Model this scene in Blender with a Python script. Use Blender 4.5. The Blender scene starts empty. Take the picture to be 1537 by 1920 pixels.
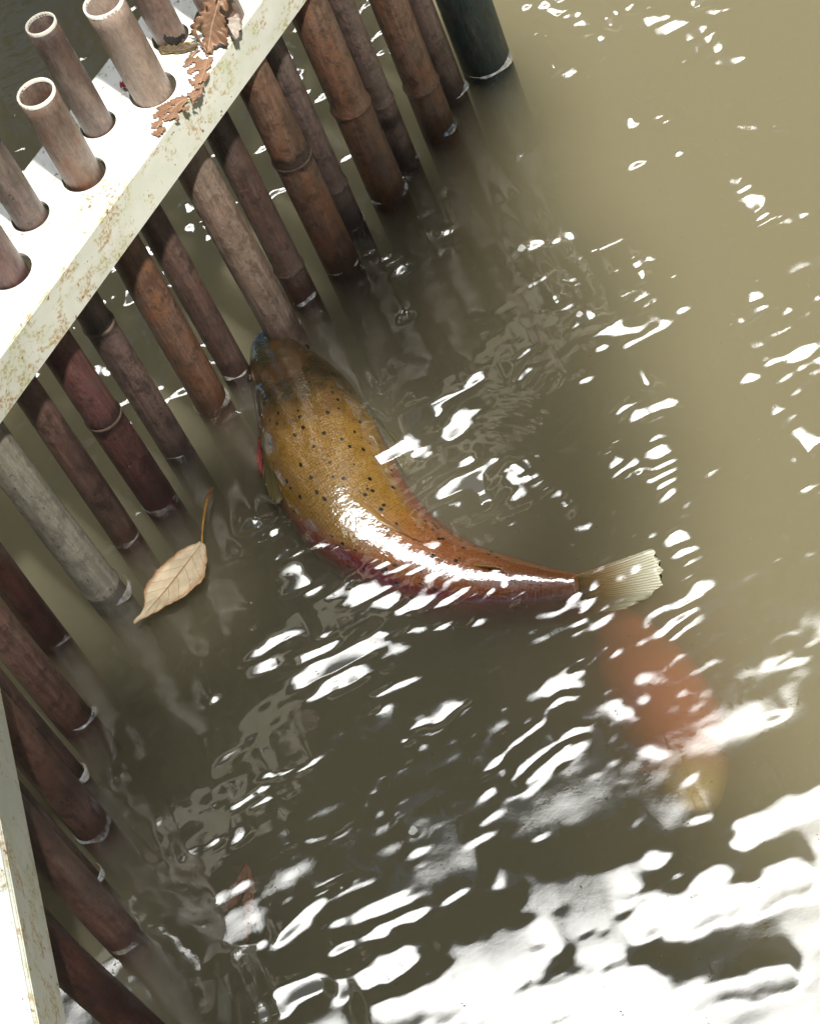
import bpy, bmesh, math, random
import numpy as np
from mathutils import Vector, Matrix

rng = np.random.default_rng(7)
random.seed(7)
scene = bpy.context.scene
COL = scene.collection
RAD = math.radians

# ------------------------------------------------------------------ camera
F_PX, CX, CY = 4580.0, 768.5, 960.0          # lens in photo pixels (1537 x 1920)
ROLL, DEP, DIST = RAD(26.42), RAD(51.52), 2.75
FWD = np.array([0, math.cos(DEP), -math.sin(DEP)])
_r0 = np.array([1.0, 0, 0]); _u0 = np.array([0, math.sin(DEP), math.cos(DEP)])
RGT = math.cos(ROLL) * _r0 - math.sin(ROLL) * _u0
UPV = math.sin(ROLL) * _r0 + math.cos(ROLL) * _u0
EYE = -DIST * FWD
cam_d = bpy.data.cameras.new('camera'); cam = bpy.data.objects.new('camera', cam_d); COL.objects.link(cam)
cam_d.sensor_fit = 'VERTICAL'; cam_d.sensor_height = 36.0; cam_d.lens = 36.0 * F_PX / 1920.0
cam_d.clip_start = 0.05; cam_d.clip_end = 500
cam.matrix_world = Matrix(((RGT[0], UPV[0], -FWD[0], EYE[0]), (RGT[1], UPV[1], -FWD[1], EYE[1]),
                           (RGT[2], UPV[2], -FWD[2], EYE[2]), (0, 0, 0, 1)))
scene.camera = cam

def P(x, y, z=0.0):
    """point of the photograph -> the place at height z it shows"""
    d = (x - CX) * RGT - (y - CY) * UPV + F_PX * FWD
    return EYE + (z - EYE[2]) / d[2] * d

def proj(p):
    v = np.asarray(p, float) - EYE; w = v @ FWD
    return np.array((CX + F_PX * (v @ RGT) / w, CY - F_PX * (v @ UPV) / w))

# ------------------------------------------------------------------ light
SUN_EL, SUN_AZ = RAD(62), RAD(160)           # azimuth clockwise from +Y: behind the camera, a little right
SUNV = np.array([math.sin(SUN_AZ) * math.cos(SUN_EL), math.cos(SUN_AZ) * math.cos(SUN_EL), math.sin(SUN_EL)])
world = bpy.data.worlds.new('World'); scene.world = world; world.use_nodes = True
nt = world.node_tree; nt.nodes.clear()
wo = nt.nodes.new('ShaderNodeOutputWorld')
sky = nt.nodes.new('ShaderNodeTexSky'); sky.sky_type = 'NISHITA'; sky.sun_disc = False
sky.sun_elevation = SUN_EL; sky.sun_rotation = SUN_AZ
bg = nt.nodes.new('ShaderNodeBackground'); bg.inputs['Strength'].default_value = 0.05
nt.links.new(sky.outputs[0], bg.inputs[0])
# bright thin cloud high over the pond
tc = nt.nodes.new('ShaderNodeTexCoord'); sp = nt.nodes.new('ShaderNodeSeparateXYZ')
nt.links.new(tc.outputs['Generated'], sp.inputs[0])
cn = nt.nodes.new('ShaderNodeTexNoise'); cn.inputs['Scale'].default_value = 7.0; cn.inputs['Detail'].default_value = 6
nt.links.new(tc.outputs['Generated'], cn.inputs['Vector'])
def wmath(op, a, b):
    n_ = nt.nodes.new('ShaderNodeMath'); n_.operation = op
    for i_, v_ in enumerate((a, b)):
        if isinstance(v_, bpy.types.NodeSocket): nt.links.new(v_, n_.inputs[i_])
        else: n_.inputs[i_].default_value = v_
    return n_.outputs[0]
def wramp(f, lo, hi, a=0.0, b=1.0):
    n_ = nt.nodes.new('ShaderNodeMapRange'); n_.interpolation_type = 'SMOOTHSTEP'
    nt.links.new(f, n_.inputs[0])
    for i_, v_ in enumerate((lo, hi, a, b)): n_.inputs[i_ + 1].default_value = v_
    return n_.outputs[0]
X_, Y_, Z_ = sp.outputs
puff = wramp(cn.outputs[0], 0.32, 0.55, 0.85, 1.08)
front = wmath('MULTIPLY', wramp(Y_, 0.16, 0.27), wmath('MULTIPLY', wramp(X_, -0.36, -0.25), wramp(X_, 0.36, 0.25)))
front = wmath('MULTIPLY', front, wramp(Z_, 0.864, 0.924))
zen = wramp(Z_, 0.86, 0.97)
lum = wmath('MULTIPLY', puff, wmath('ADD', wmath('MULTIPLY', front, 6.6), wmath('MULTIPLY', zen, 0.15)))
cl = nt.nodes.new('ShaderNodeBackground'); cl.inputs['Color'].default_value = (1.0, 1.0, 0.955, 1)
nt.links.new(lum, cl.inputs['Strength'])
ad = nt.nodes.new('ShaderNodeAddShader')
nt.links.new(bg.outputs[0], ad.inputs[0]); nt.links.new(cl.outputs[0], ad.inputs[1]); nt.links.new(ad.outputs[0], wo.inputs[0])

sun_d = bpy.data.lights.new('sun', 'SUN'); sun = bpy.data.objects.new('sun', sun_d); COL.objects.link(sun)
sun_d.energy = 5.0; sun_d.angle = RAD(2.5); sun_d.color = (1.0, 0.95, 0.86)
sun.rotation_euler = Vector(SUNV).to_track_quat('Z', 'Y').to_euler()
vs = scene.view_settings
scene.display_settings.display_device = 'sRGB'
vs.view_transform = 'Standard'; vs.look = 'None'; vs.exposure = 0.82; vs.gamma = 1.0; vs.use_curve_mapping = False
cy = scene.cycles
cy.max_bounces = 10; cy.diffuse_bounces = 3; cy.glossy_bounces = 4; cy.volume_bounces = 6
cy.transparent_max_bounces = 16; cy.use_denoising = True; cy.caustics_reflective = False; cy.caustics_refractive = False

# ------------------------------------------------------------------ helpers
def link(o, parent=None):
    COL.objects.link(o)
    if parent: o.parent = parent
    return o

def tag(o, label=None, cat=None, group=None, kind=None):
    if label: o['label'] = label
    if cat: o['category'] = cat
    if group: o['group'] = group
    if kind: o['kind'] = kind
    return o

def mesh_obj(name, verts, faces, mat=None, parent=None, smooth=True):
    me = bpy.data.meshes.new(name)
    me.from_pydata([tuple(map(float, v)) for v in verts], [], [tuple(map(int, f)) for f in faces]); me.update()
    if smooth: me.polygons.foreach_set('use_smooth', [True] * len(me.polygons))
    if mat: me.materials.append(mat)
    return link(bpy.data.objects.new(name, me), parent)

def bm_obj(name, bm, mat=None, parent=None, smooth=True):
    me = bpy.data.meshes.new(name); bm.to_mesh(me); bm.free()
    if smooth: me.polygons.foreach_set('use_smooth', [True] * len(me.polygons))
    if mat: me.materials.append(mat)
    return link(bpy.data.objects.new(name, me), parent)

_tab = rng.random((256, 256))
def vnoise(x, y, seed=0):
    x = x + seed * 37.13; y = y + seed * 91.7
    xi = np.floor(x).astype(int); yi = np.floor(y).astype(int); fx = x - xi; fy = y - yi
    fx = fx ** 3 * (fx * (6 * fx - 15) + 10); fy = fy ** 3 * (fy * (6 * fy - 15) + 10)
    g = lambda a, b: _tab[(a + seed * 17) % 256, (b + seed * 29) % 256]
    return ((g(xi, yi) * (1 - fx) + g(xi + 1, yi) * fx) * (1 - fy) + (g(xi, yi + 1) * (1 - fx) + g(xi + 1, yi + 1) * fx) * fy) * 2 - 1

class N:
    """small node-tree writer"""
    def __init__(s, name):
        s.m = bpy.data.materials.new(name); s.m.use_nodes = True; s.t = s.m.node_tree; s.t.nodes.clear()
        s.out = s.t.nodes.new('ShaderNodeOutputMaterial')
    def n(s, typ, ins=None, **kw):
        nd = s.t.nodes.new('ShaderNode' + typ)
        for k, v in kw.items(): setattr(nd, k, v)
        for k, v in (ins or {}).items():
            if isinstance(v, bpy.types.NodeSocket): s.t.links.new(v, nd.inputs[k])
            else: nd.inputs[k].default_value = v
        return nd
    def mix(s, fac, a, b, blend='MIX'):
        nd = s.t.nodes.new('ShaderNodeMix'); nd.data_type = 'RGBA'; nd.blend_type = blend
        for i, v in ((0, fac), (6, a), (7, b)):
            if isinstance(v, bpy.types.NodeSocket): s.t.links.new(v, nd.inputs[i])
            else: nd.inputs[i].default_value = v if i == 0 else (v if len(v) == 4 else (*v, 1))
        return nd.outputs[2]
    def ramp(s, fac, lo, hi, a=0.0, b=1.0):
        nd = s.n('MapRange', {0: fac, 1: lo, 2: hi, 3: a, 4: b}, interpolation_type='SMOOTHSTEP'); return nd.outputs[0]
    def math(s, op, a, b=0.0):
        return s.n('Math', {0: a, 1: b}, operation=op).outputs[0]
    def noise(s, vec, scale, detail=4, rough=0.55):
        return s.n('TexNoise', {'Vector': vec, 'Scale': scale, 'Detail': detail, 'Roughness': rough}).outputs[0]
    def obj(s, sc=(1, 1, 1), rnd=True):
        tcn = s.n('TexCoord'); v = tcn.outputs['Object']
        if rnd:
            oi = s.n('ObjectInfo'); off = s.n('VectorMath', {0: oi.outputs['Random'], 1: (37.0, 11.0, 71.0)}, operation='MULTIPLY')
            v = s.n('VectorMath', {0: v, 1: off.outputs[0]}, operation='ADD').outputs[0]
        return s.n('VectorMath', {0: v, 1: sc}, operation='MULTIPLY').outputs[0]
    def bsdf(s, **kw):
        b = s.n('BsdfPrincipled')
        for k, v in kw.items():
            k = k.replace('_', ' ')
            if isinstance(v, bpy.types.NodeSocket): s.t.links.new(v, b.inputs[k])
            else: b.inputs[k].default_value = (*v, 1) if isinstance(v, tuple) and len(v) == 3 else v
        s.t.links.new(b.outputs[0], s.out.inputs[0]); return b
    def bump(s, h, strength=0.3, dist=0.002):
        return s.n('Bump', {'Height': h, 'Strength': strength, 'Distance': dist}).outputs[0]

# ------------------------------------------------------------------ materials
def bamboo_mat(name, base, stain, dark, stain_amt=0.5, speck=0.0, speck_col=(0.012, 0.015, 0.01)):
    base, stain, dark = (tuple(0.92 * x for x in c_) for c_ in (base, stain, dark))
    m = N(name)
    raw = m.n('TexCoord').outputs['Object']; z = m.n('SeparateXYZ', {0: raw}).outputs[2]
    f1 = m.noise(m.obj((60, 60, 2.2)), 3.0, 6, 0.65); b1 = m.noise(m.obj((16, 16, 9)), 1.6, 6, 0.68); s1 = m.noise(m.obj((220, 220, 60)), 2.0, 4, 0.75)
    l1 = m.noise(m.obj((9, 9, 4)), 1.3, 4, 0.6); g1 = m.noise(m.obj((30, 30, 22)), 2.2, 6, 0.72)
    c = m.mix(m.ramp(f1, 0.3, 0.7), tuple(x * 0.62 for x in base), tuple(x * 1.28 for x in base))
    c = m.mix(m.math('MULTIPLY', m.ramp(b1, 0.44, 0.60), stain_amt), c, stain)
    c = m.mix(m.math('MULTIPLY', m.ramp(l1, 0.48, 0.68), 0.8), c, dark)
    c = m.mix(m.math('MULTIPLY', m.ramp(g1, 0.48, 0.62), 0.7), c, dark)
    grey = m.noise(m.obj((20, 20, 6)), 1.1, 5, 0.6)
    c = m.mix(m.math('MULTIPLY', m.ramp(grey, 0.50, 0.68), 0.5), c, (0.14, 0.115, 0.10))
    dry = m.math('MULTIPLY', m.ramp(z, 0.38, 0.46), m.ramp(grey, 0.40, 0.60, 0.08, 0.62))       # sun-bleached above the beam
    c = m.mix(dry, c, (0.30, 0.235, 0.19))
    # old dark band round a node, then the wet stained foot
    att = m.n('Attribute', attribute_type='OBJECT', attribute_name='stain_z').outputs['Fac']
    dz = m.math('ABSOLUTE', m.math('SUBTRACT', z, att)); dz = m.math('ADD', dz, m.math('MULTIPLY', m.math('SUBTRACT', g1, 0.5), 0.05))
    c = m.mix(m.math('MULTIPLY', m.ramp(dz, 0.017, 0.004), 0.9), c, (0.010, 0.008, 0.008))
    wet = m.math('ADD', z, m.math('MULTIPLY', m.math('SUBTRACT', b1, 0.5), 0.05))
    c = m.mix(m.ramp(wet, 0.035, 0.012, 0.0, 0.6), c, tuple(x * 0.35 for x in stain))
    if speck:
        sv = m.noise(m.obj((45, 45, 30)), 4.0, 6, 0.75)
        c = m.mix(m.math('MULTIPLY', m.ramp(sv, 0.58, 0.66), speck), c, speck_col)
    c = m.mix(m.ramp(s1, 0.35, 0.75, 0.0, 0.5), c, tuple(x * 0.35 for x in base))
    rgh = m.ramp(b1, 0.3, 0.7, 0.26, 0.5)
    m.bsdf(Base_Color=c, Roughness=rgh, Specular_IOR_Level=0.55, Normal=m.bump(m.math('ADD', m.math('ADD', f1, s1), g1), 0.6, 0.002))
    return m.m

BM = {
 'brown':  bamboo_mat('bamboo_brown', (0.148, 0.090, 0.075), (0.15, 0.060, 0.032), (0.035, 0.022, 0.019)),
 'orange': bamboo_mat('bamboo_orange', (0.195, 0.115, 0.082), (0.22, 0.088, 0.034), (0.045, 0.027, 0.020), 0.65),
 'mauve':  bamboo_mat('bamboo_mauve_grey', (0.15, 0.108, 0.095), (0.105, 0.062, 0.052), (0.036, 0.027, 0.027)),
 'spotted': bamboo_mat('bamboo_spotted', (0.16, 0.108, 0.092), (0.10, 0.058, 0.048), (0.030, 0.023, 0.022), 0.5, 0.85),
 'tan':    bamboo_mat('bamboo_tan', (0.30, 0.225, 0.175), (0.20, 0.11, 0.08), (0.11, 0.07, 0.056), 0.35),
 'red':    bamboo_mat('bamboo_red', (0.135, 0.058, 0.054), (0.10, 0.033, 0.032), (0.034, 0.019, 0.020)),
 'darkred': bamboo_mat('bamboo_dark_red', (0.058, 0.022, 0.019), (0.085, 0.028, 0.020), (0.016, 0.009, 0.010)),
 'pale':   bamboo_mat('bamboo_pale_lichen', (0.42, 0.40, 0.325), (0.31, 0.28, 0.225), (0.19, 0.17, 0.135), 0.5, 0.9),
 'umber':  bamboo_mat('bamboo_umber', (0.21, 0.122, 0.098), (0.19, 0.080, 0.050), (0.060, 0.036, 0.031)),
 'dusk':   bamboo_mat('bamboo_dull_brown', (0.115, 0.073, 0.060), (0.11, 0.052, 0.034), (0.03, 0.021, 0.020)),
 'green':  bamboo_mat('bamboo_dark_green', (0.009, 0.024, 0.024), (0.014, 0.036, 0.034), (0.004, 0.010, 0.011), 0.6),
}
def simple_mat(name, c1, c2, scale, rough=0.6, bstr=0.3, **kw):
    m = N(name); v = m.obj(rnd=False); a = m.noise(v, scale, 5, 0.6); b = m.noise(v, scale * 7, 3, 0.6)
    c = m.mix(m.ramp(a, 0.35, 0.65), c1, c2)
    c = m.mix(m.ramp(b, 0.45, 0.75, 0.0, 0.4), c, tuple(x * 0.5 for x in c1))
    m.bsdf(Base_Color=c, Roughness=rough, Normal=m.bump(b, bstr, 0.001), **kw); return m.m
M_rim = simple_mat('cut_bamboo_rim', (0.80, 0.76, 0.68), (0.72, 0.66, 0.56), 40)
M_node = simple_mat('bamboo_node_band', (0.17, 0.115, 0.085), (0.07, 0.045, 0.035), 30)
M_node_pale = simple_mat('bamboo_node_band_pale', (0.38, 0.35, 0.29), (0.30, 0.26, 0.21), 30)

def paint_mat(name, base, dirt, amount):
    m = N(name); v = m.obj(rnd=False)
    big = m.noise(v, 9, 3); mid = m.noise(v, 62, 7, 0.72); fin = m.noise(v, 240, 5, 0.75); tint = m.noise(v, 25, 3)
    clus = m.math('ADD', m.math('MULTIPLY', mid, 0.62), m.math('MULTIPLY', big, 0.38))
    t = 0.60 - 0.10 * amount
    k = m.ramp(clus, t, t + 0.05)
    k2 = m.ramp(fin, 0.46, 0.58)
    col = m.mix(m.ramp(tint, 0.3, 0.7, 0, 1), base, tuple(x * y for x, y in zip(base, (0.88, 0.90, 0.86))))
    lich = m.mix(m.ramp(tint, 0.42, 0.58), dirt, (0.36, 0.36, 0.15))
    col = m.mix(m.math('MULTIPLY', k, 0.55), col, tuple(0.5 * x + 0.5 * y for x, y in zip(base, (0.50, 0.44, 0.26))))
    col = m.mix(m.math('MULTIPLY', m.math('MULTIPLY', k, k2), 0.9), col, lich)
    sp_ = m.ramp(m.noise(v, 120, 2), 0.70, 0.74)
    col = m.mix(m.math('MULTIPLY', sp_, 0.9 * min(1, amount)), col, (0.16, 0.075, 0.03))
    m.bsdf(Base_Color=col, Roughness=0.5, Normal=m.bump(m.math('ADD', m.math('MULTIPLY', k, k2), fin), 0.25, 0.001)); return m.m
M_plate = paint_mat('white_painted_plate', (0.80, 0.80, 0.77), (0.14, 0.10, 0.04), 0.75)
M_face = paint_mat('weathered_white_paint', (0.60, 0.61, 0.55), (0.34, 0.22, 0.09), 0.95)

M_ground = simple_mat('pond_mud', (0.05, 0.045, 0.03), (0.08, 0.07, 0.045), 3, 0.9)
M_bark = simple_mat('tree_bark', (0.06, 0.045, 0.035), (0.10, 0.08, 0.06), 8, 0.9)
def foliage(name, c):
    m = N(name); oi = m.n('NewGeometry'); v = m.n('TexCoord').outputs['Object']; a = m.noise(v, 2.2, 3)
    cc = m.mix(m.ramp(a, 0.3, 0.7), tuple(x * 0.6 for x in c), tuple(x * 1.3 for x in c))
    m.bsdf(Base_Color=cc, Roughness=0.6, Specular_IOR_Level=0.2); return m.m
M_leaf_a = foliage('tree_foliage_dark', (0.030, 0.040, 0.020))
M_leaf_b = foliage('tree_foliage_olive', (0.045, 0.050, 0.022))

# water skin
def water_mat():
    m = N('water_skin'); v = m.n('TexCoord').outputs['Object']
    n1 = m.noise(v, 95, 3, 0.6); n2 = m.noise(v, 310, 2, 0.6)
    b = m.bump(m.math('ADD', n1, m.math('MULTIPLY', n2, 0.25)), 0.018, 0.003)
    fc = m.n('LayerWeight', {'Blend': 0.5, 'Normal': b}).outputs['Facing']      # Schlick's law, the same from above and below
    fr = m.n('Math', {0: m.math('MULTIPLY', m.math('POWER', fc, 5.0), 0.90), 1: 0.10}, operation='ADD')
    gl = m.n('BsdfGlossy', {'Color': (1, 1, 1, 1), 'Roughness': 0.02, 'Normal': b})
    tr = m.n('BsdfTransparent')
    mx = m.n('MixShader', {0: fr.outputs[0], 1: tr.outputs[0], 2: gl.outputs[0]})
    m.t.links.new(mx.outputs[0], m.out.inputs[0]); return m.m
M_water = water_mat()
mm = N('water_edge_painted_glint'); _g = mm.n('BsdfGlossy', {'Color': (1, 1, 1, 1), 'Roughness': 0.06}); _d = mm.n('BsdfDiffuse', {'Color': (0.8, 0.76, 0.66, 1)})  # whitish diffuse stands in for bright sky mirrored at the waterline
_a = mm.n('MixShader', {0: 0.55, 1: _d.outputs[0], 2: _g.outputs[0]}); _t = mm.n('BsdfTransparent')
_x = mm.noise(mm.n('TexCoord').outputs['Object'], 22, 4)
_f = mm.n('MixShader', {0: mm.ramp(_x, 0.42, 0.64, 0.0, 0.75), 1: _t.outputs[0], 2: _a.outputs[0]}); mm.t.links.new(_f.outputs[0], mm.out.inputs[0]); M_edge_glint = mm.m
def murk_mat():
    m = N('murky_water_body')
    dens = 12.0; w = (0.625, 0.589, 0.435)
    sc = m.n('VolumeScatter', {'Color': (*w, 1), 'Density': dens, 'Anisotropy': 0.1})
    ab = m.n('VolumeAbsorption', {'Color': (*w, 1), 'Density': dens})
    a = m.n('AddShader', {0: sc.outputs[0], 1: ab.outputs[0]})
    m.t.links.new(a.outputs[0], m.out.inputs['Volume']); return m.m
M_murk = murk_mat()

# ------------------------------------------------------------------ fence geometry data
ZB = 0.415                                   # height of the beams' top plates
# waterline centre (photo px), diameter (photo px), material, hole px or image slope, length above plate, node heights, label
POLES = [
 ((908, 112), 97, 'green', None, 0.14, (), None, 'thick dark green post, rightmost of the row, coated in algae'),
 ((849, 163), 50, 'spotted', None, 0.13, (), 0.21, 'slim mauve grey pole with dark blotches, tucked behind the thick green post'),
 ((820, 235), 66, 'orange', None, 0.13, (0.075,), None, 'warm brown pole, first thick bamboo left of the green post'),
 ((760, 287), 48, 'spotted', None, 0.13, (0.105,), 0.075, 'slim dark ringed pole whose foot turns black just under the water'),
 ((725, 355), 72, 'orange', None, 0.13, (0.155,), None, 'thick golden brown pole, second thick bamboo left of the green post'),
 ((655, 413), 50, 'mauve', None, 0.13, (0.07,), None, 'slim grey mauve pole behind the thick pole with a burn mark'),
 ((633, 490), 70, 'orange', None, 0.13, (0.19,), 0.195, 'orange brown pole with a black burn mark half way down'),
 ((559, 553), 56, 'brown', (318, 72), 0.13, (0.045,), None, 'slim brown pole just right of the pale tan pole at the fish snout'),
 ((525, 612), 70, 'tan', (285, 172), 0.135, (), None, 'pale tan pole that meets the water at the fish snout'),
 ((434, 688), 54, 'dusk', (183, 236), 0.15, (), None, 'dull brown pole touching the left cheek of the fish, topmost whole rim in view'),
 ((395, 752), 66, 'orange', (156, 330), 0.13, (), None, 'orange brown pole streaked with rust above the beam, nearest left of the cheek pole'),
 ((324, 838), 58, 'spotted', (56, 408), 0.14, (0.235,), 0.24, 'grey bamboo pole with a black knot just below the beam'),
 ((298, 935), 68, 'red', (16, 512), 0.13, (0.165,), 0.165, 'reddish mauve pole with one swollen black node ring'),
 ((228, 1005), 54, 'brown', None, 0.13, (), None, 'plain dark brown pole between the reddish ringed pole and the whitish pole'),
 ((208, 1108), 72, 'pale', 1.30, 0.13, (0.022,), None, 'whitish lichened pole with black specks, its foot beside the floating leaf'),
 ((100, 1190), 60, 'darkred', None, 0.13, (), None, 'dark maroon pole standing left of the whitish lichened pole'),
 ((144, 1340), 70, 'umber', 1.20, 0.13, (), None, 'thick brown pole just below the dark maroon pole'),
 ((140, 1452), 46, 'dusk', 1.2, 0.13, (), None, 'slim pole hidden behind the upper of the two thick poles beside the second beam'),
 ((170, 1548), 71, 'umber', 1.17, 0.13, (), None, 'thick brown pole half way down the second beam, its foot glinting white'),
 ((170, 1640), 46, 'dusk', 1.15, 0.13, (), None, 'slim pole peeping out behind the thick pole with two white glints'),
 ((228, 1750), 74, 'umber', 1.12, 0.13, (), None, 'thick brown pole with white glints at its foot, second from the bottom edge'),
 ((215, 1865), 52, 'spotted', 1.08, 0.13, (), None, 'slim dark pole behind the lowest pole of the bottom left corner'),
 ((300, 1965), 78, 'darkred', (-85, 1618), 0.13, (), None, 'thick dark reddish pole running out of the bottom edge of the picture'),
]
def px_m(p): return F_PX / ((np.asarray(p) - EYE) @ FWD)
axes = []
for (w, d, mt, hole, ext, nodes, stz, lab) in POLES:
    base = P(*w); rad = d / px_m(base) / 2
    up = np.array([0, 0, 1.0])
    if isinstance(hole, tuple):
        h = P(*hole, ZB); up = (h - base); up /= np.linalg.norm(up)
    elif hole is not None:
        best = None
        for k in np.linspace(-0.35, 0.35, 141):
            dd = up + k * RGT * np.array([1, 1, 0]); q = proj(base + 0.2 * dd) - proj(base)
            e = abs(q[1] / q[0] - hole)
            if best is None or e < best[0]: best = (e, dd)
        up = best[1] / np.linalg.norm(best[1])
    axes.append((base, up, rad))

# ------------------------------------------------------------------ ground and water
def smooth(x, a, b):
    t = np.clip((x - a) / (b - a), 0, 1); return t * t * (3 - 2 * t)

def grid_mesh(name, xs, ys, Z, mat, parent=None):
    nx, ny = len(xs), len(ys)
    X, Y = np.meshgrid(xs, ys)
    co = np.stack([X, Y, Z], -1).reshape(-1, 3).astype(np.float32)
    i = np.arange(nx - 1)[None, :] + nx * np.arange(ny - 1)[:, None]
    q = np.stack([i, i + 1, i + 1 + nx, i + nx], -1).reshape(-1).astype(np.int32)
    nf = (nx - 1) * (ny - 1)
    me = bpy.data.meshes.new(name)
    me.vertices.add(len(co)); me.vertices.foreach_set('co', co.ravel())
    me.loops.add(4 * nf); me.loops.foreach_set('vertex_index', q)
    me.polygons.add(nf); me.polygons.foreach_set('loop_start', np.arange(0, 4 * nf, 4, dtype=np.int32))
    me.update(calc_edges=True); me.polygons.foreach_set('use_smooth', np.ones(nf, bool))
    me.materials.append(mat)
    return link(bpy.data.objects.new(name, me), parent)

gx = np.concatenate([-np.geomspace(120, 7, 18), np.linspace(-6.5, 6.5, 60), np.geomspace(7, 120, 18)])
GX, GY = np.meshgrid(gx, gx); rr = np.hypot(GX, GY)
gz = -0.55 + 0.95 * smooth(rr + 0.5 * vnoise(GX * 0.8, GY * 0.8, 3), 4.0, 6.2) + 0.08 * vnoise(GX * 1.5, GY * 1.5, 5)
tag(grid_mesh('ground', gx, gx, gz, M_ground), 'muddy pond bed rising to a dark bank', 'ground', kind='structure')

STEP = 0.003
fx = np.arange(-0.74, 0.90, STEP); fy = np.arange(-0.92, 1.28, STEP)
def widen(f, lim):
    a = [f[-1]]; s = STEP
    while a[-1] < lim: s *= 1.35; a.append(a[-1] + s)
    return np.array(a[1:])
xs = np.concatenate([-widen(-fx[::-1], 6.5)[::-1], fx, widen(fx, 6.5)])
ys = np.concatenate([-widen(-fy[::-1], 6.5)[::-1], fy, widen(fy, 6.5)])
X, Y = np.meshgrid(xs, ys)

# wave facets that tip the surface so that it mirrors the bright sky: (x0, y0, x1, y1, half width), photo px of the water plane
STROKES = [
 (700,815,860,765,46),(735,850,800,805,42),(720,830,850,790,40),(690,765,716,722,13),(885,710,892,708,14),(820,925,960,890,44),(880,970,945,925,44),
 (490,990,500,992,24),(515,1045,600,1022,8),(600,1020,660,1028,8),(580,1098,730,1122,20),(640,1090,700,1112,22),
 (700,1058,860,1082,12),(740,1142,870,1117,14),(860,1110,960,1100,9),(520,1232,720,1210,40),(580,1280,700,1240,34),(580,1305,620,1283,13),
 (540,1190,760,1185,8),(760,1180,900,1165,7),(700,1302,780,1270,6),(690,1335,720,1325,5),(760,1392,790,1358,11),(790,1400,850,1330,14),(840,1345,880,1312,8),
 (1030,1282,1120,1232,20),(1060,1252,1160,1217,9),(990,1370,1080,1282,15),(900,1462,960,1402,10),(960,1400,1000,1362,11),
 (905,1492,1100,1352,7),(960,1490,1060,1402,6),(985,1488,1092,1392,6),(1040,1400,1100,1370,8),
 (440,1512,500,1472,11),(500,1470,550,1432,10),(560,1450,595,1422,7),(480,1512,530,1474,8),(405,1580,410,1578,12),(450,1575,455,1572,12),
 (398,1312,402,1308,13),(405,1225,408,1222,8),(540,1585,640,1560,5),(640,1560,700,1492,6),(700,1490,722,1452,5),(705,1532,730,1502,5),
 (590,1672,640,1642,8),(625,1682,700,1647,6),(680,1702,760,1672,6),(560,1722,600,1690,12),(520,1762,580,1702,9),(620,1732,700,1702,6),
 (660,1727,770,1682,7),(700,1742,800,1702,8),(830,1692,870,1667,6),(775,1600,800,1588,6),(880,1580,920,1560,5),(905,1545,935,1520,5),
 (620,1780,720,1745,10),(500,1880,600,1830,20),(480,1895,520,1880,22),(640,1850,760,1790,26),(720,1905,1000,1800,50),(860,1800,1150,1700,42),
 (940,1640,1010,1650,22),(1010,1690,1180,1640,40),(1150,1640,1230,1610,26),(1250,1720,1500,1640,38),(1390,1560,1537,1490,30),(1280,1870,1480,1830,26),
 (1100,1790,1250,1700,46),(1000,1880,1200,1840,50),(1300,1660,1370,1630,24),
 (1030,18,1160,52,9),(1060,60,1130,75,6),(1180,32,1330,72,16),(1280,100,1390,120,10),(1300,20,1400,28,8),(1060,130,1068,126,14),(1100,145,1104,138,6),
 (1220,215,1250,225,8),(1380,340,1440,412,12),(1440,420,1500,400,9),(1390,612,1430,565,16),(1400,640,1440,625,8),(1460,770,1530,850,12),(1490,860,1537,830,7),(1380,745,1384,800,6),
 (1200,480,1212,600,9),(1080,600,1170,575,9),(1100,560,1150,545,7),(1030,575,1075,570,7),(980,700,1025,715,10),(975,665,1010,655,7),(1170,770,1245,765,13),(1180,720,1230,730,6),(1235,830,1252,930,11),
 (1150,830,1158,900,6),(1270,1005,1292,1050,12),(1305,1095,1272,1165,13),(1240,1190,1275,1178,8),(1180,880,1240,890,8),(1430,1345,1465,1335,7),(1215,1405,1240,1412,9),(1470,510,1537,480,8),(1480,550,1530,570,5),(1370,235,1480,245,5),(1490,910,1537,915,6),
 (1080,1180,1110,1110,7),(1120,1170,1135,1140,6),
 (690,470,760,500,12),(740,500,755,520,9),(830,340,850,470,6),(755,580,765,600,8),
 (400,790,450,770,8),(350,830,380,850,5),(250,965,262,960,5),(230,745,260,735,3),
 (850,855,960,870,5),(980,880,1040,930,5),(1040,920,1090,1000,4),
]
_rs = random.Random(4)
for _ in range(32):        # scattered small glints over the open water
    x_, y_ = _rs.uniform(930, 1537), _rs.uniform(0, 1300)
    l_ = _rs.uniform(6, 45); a_ = _rs.gauss(-0.3, 0.5)
    STROKES.append((x_, y_, x_ + l_ * math.cos(a_), y_ + l_ * math.sin(a_), _rs.uniform(2.0, 5.0)))
for _ in range(90):
    x_, y_ = _rs.uniform(380, 1300), _rs.uniform(900, 1800)
    l_ = _rs.uniform(4, 30); a_ = _rs.gauss(-0.6, 0.4)
    STROKES.append((x_, y_, x_ + l_ * math.cos(a_), y_ + l_ * math.sin(a_), _rs.uniform(2.0, 4.5)))
def dep_at(y): return np.degrees(np.arctan2(EYE[2], y - EYE[1]))
Mk = np.zeros_like(X); Mb = np.zeros_like(X)
wob = 0.55 * vnoise(X * 55, Y * 75, 11) + 0.4 * vnoise(X * 130, Y * 170, 12) + 0.25 * vnoise(X * 260, Y * 320, 13)
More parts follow.
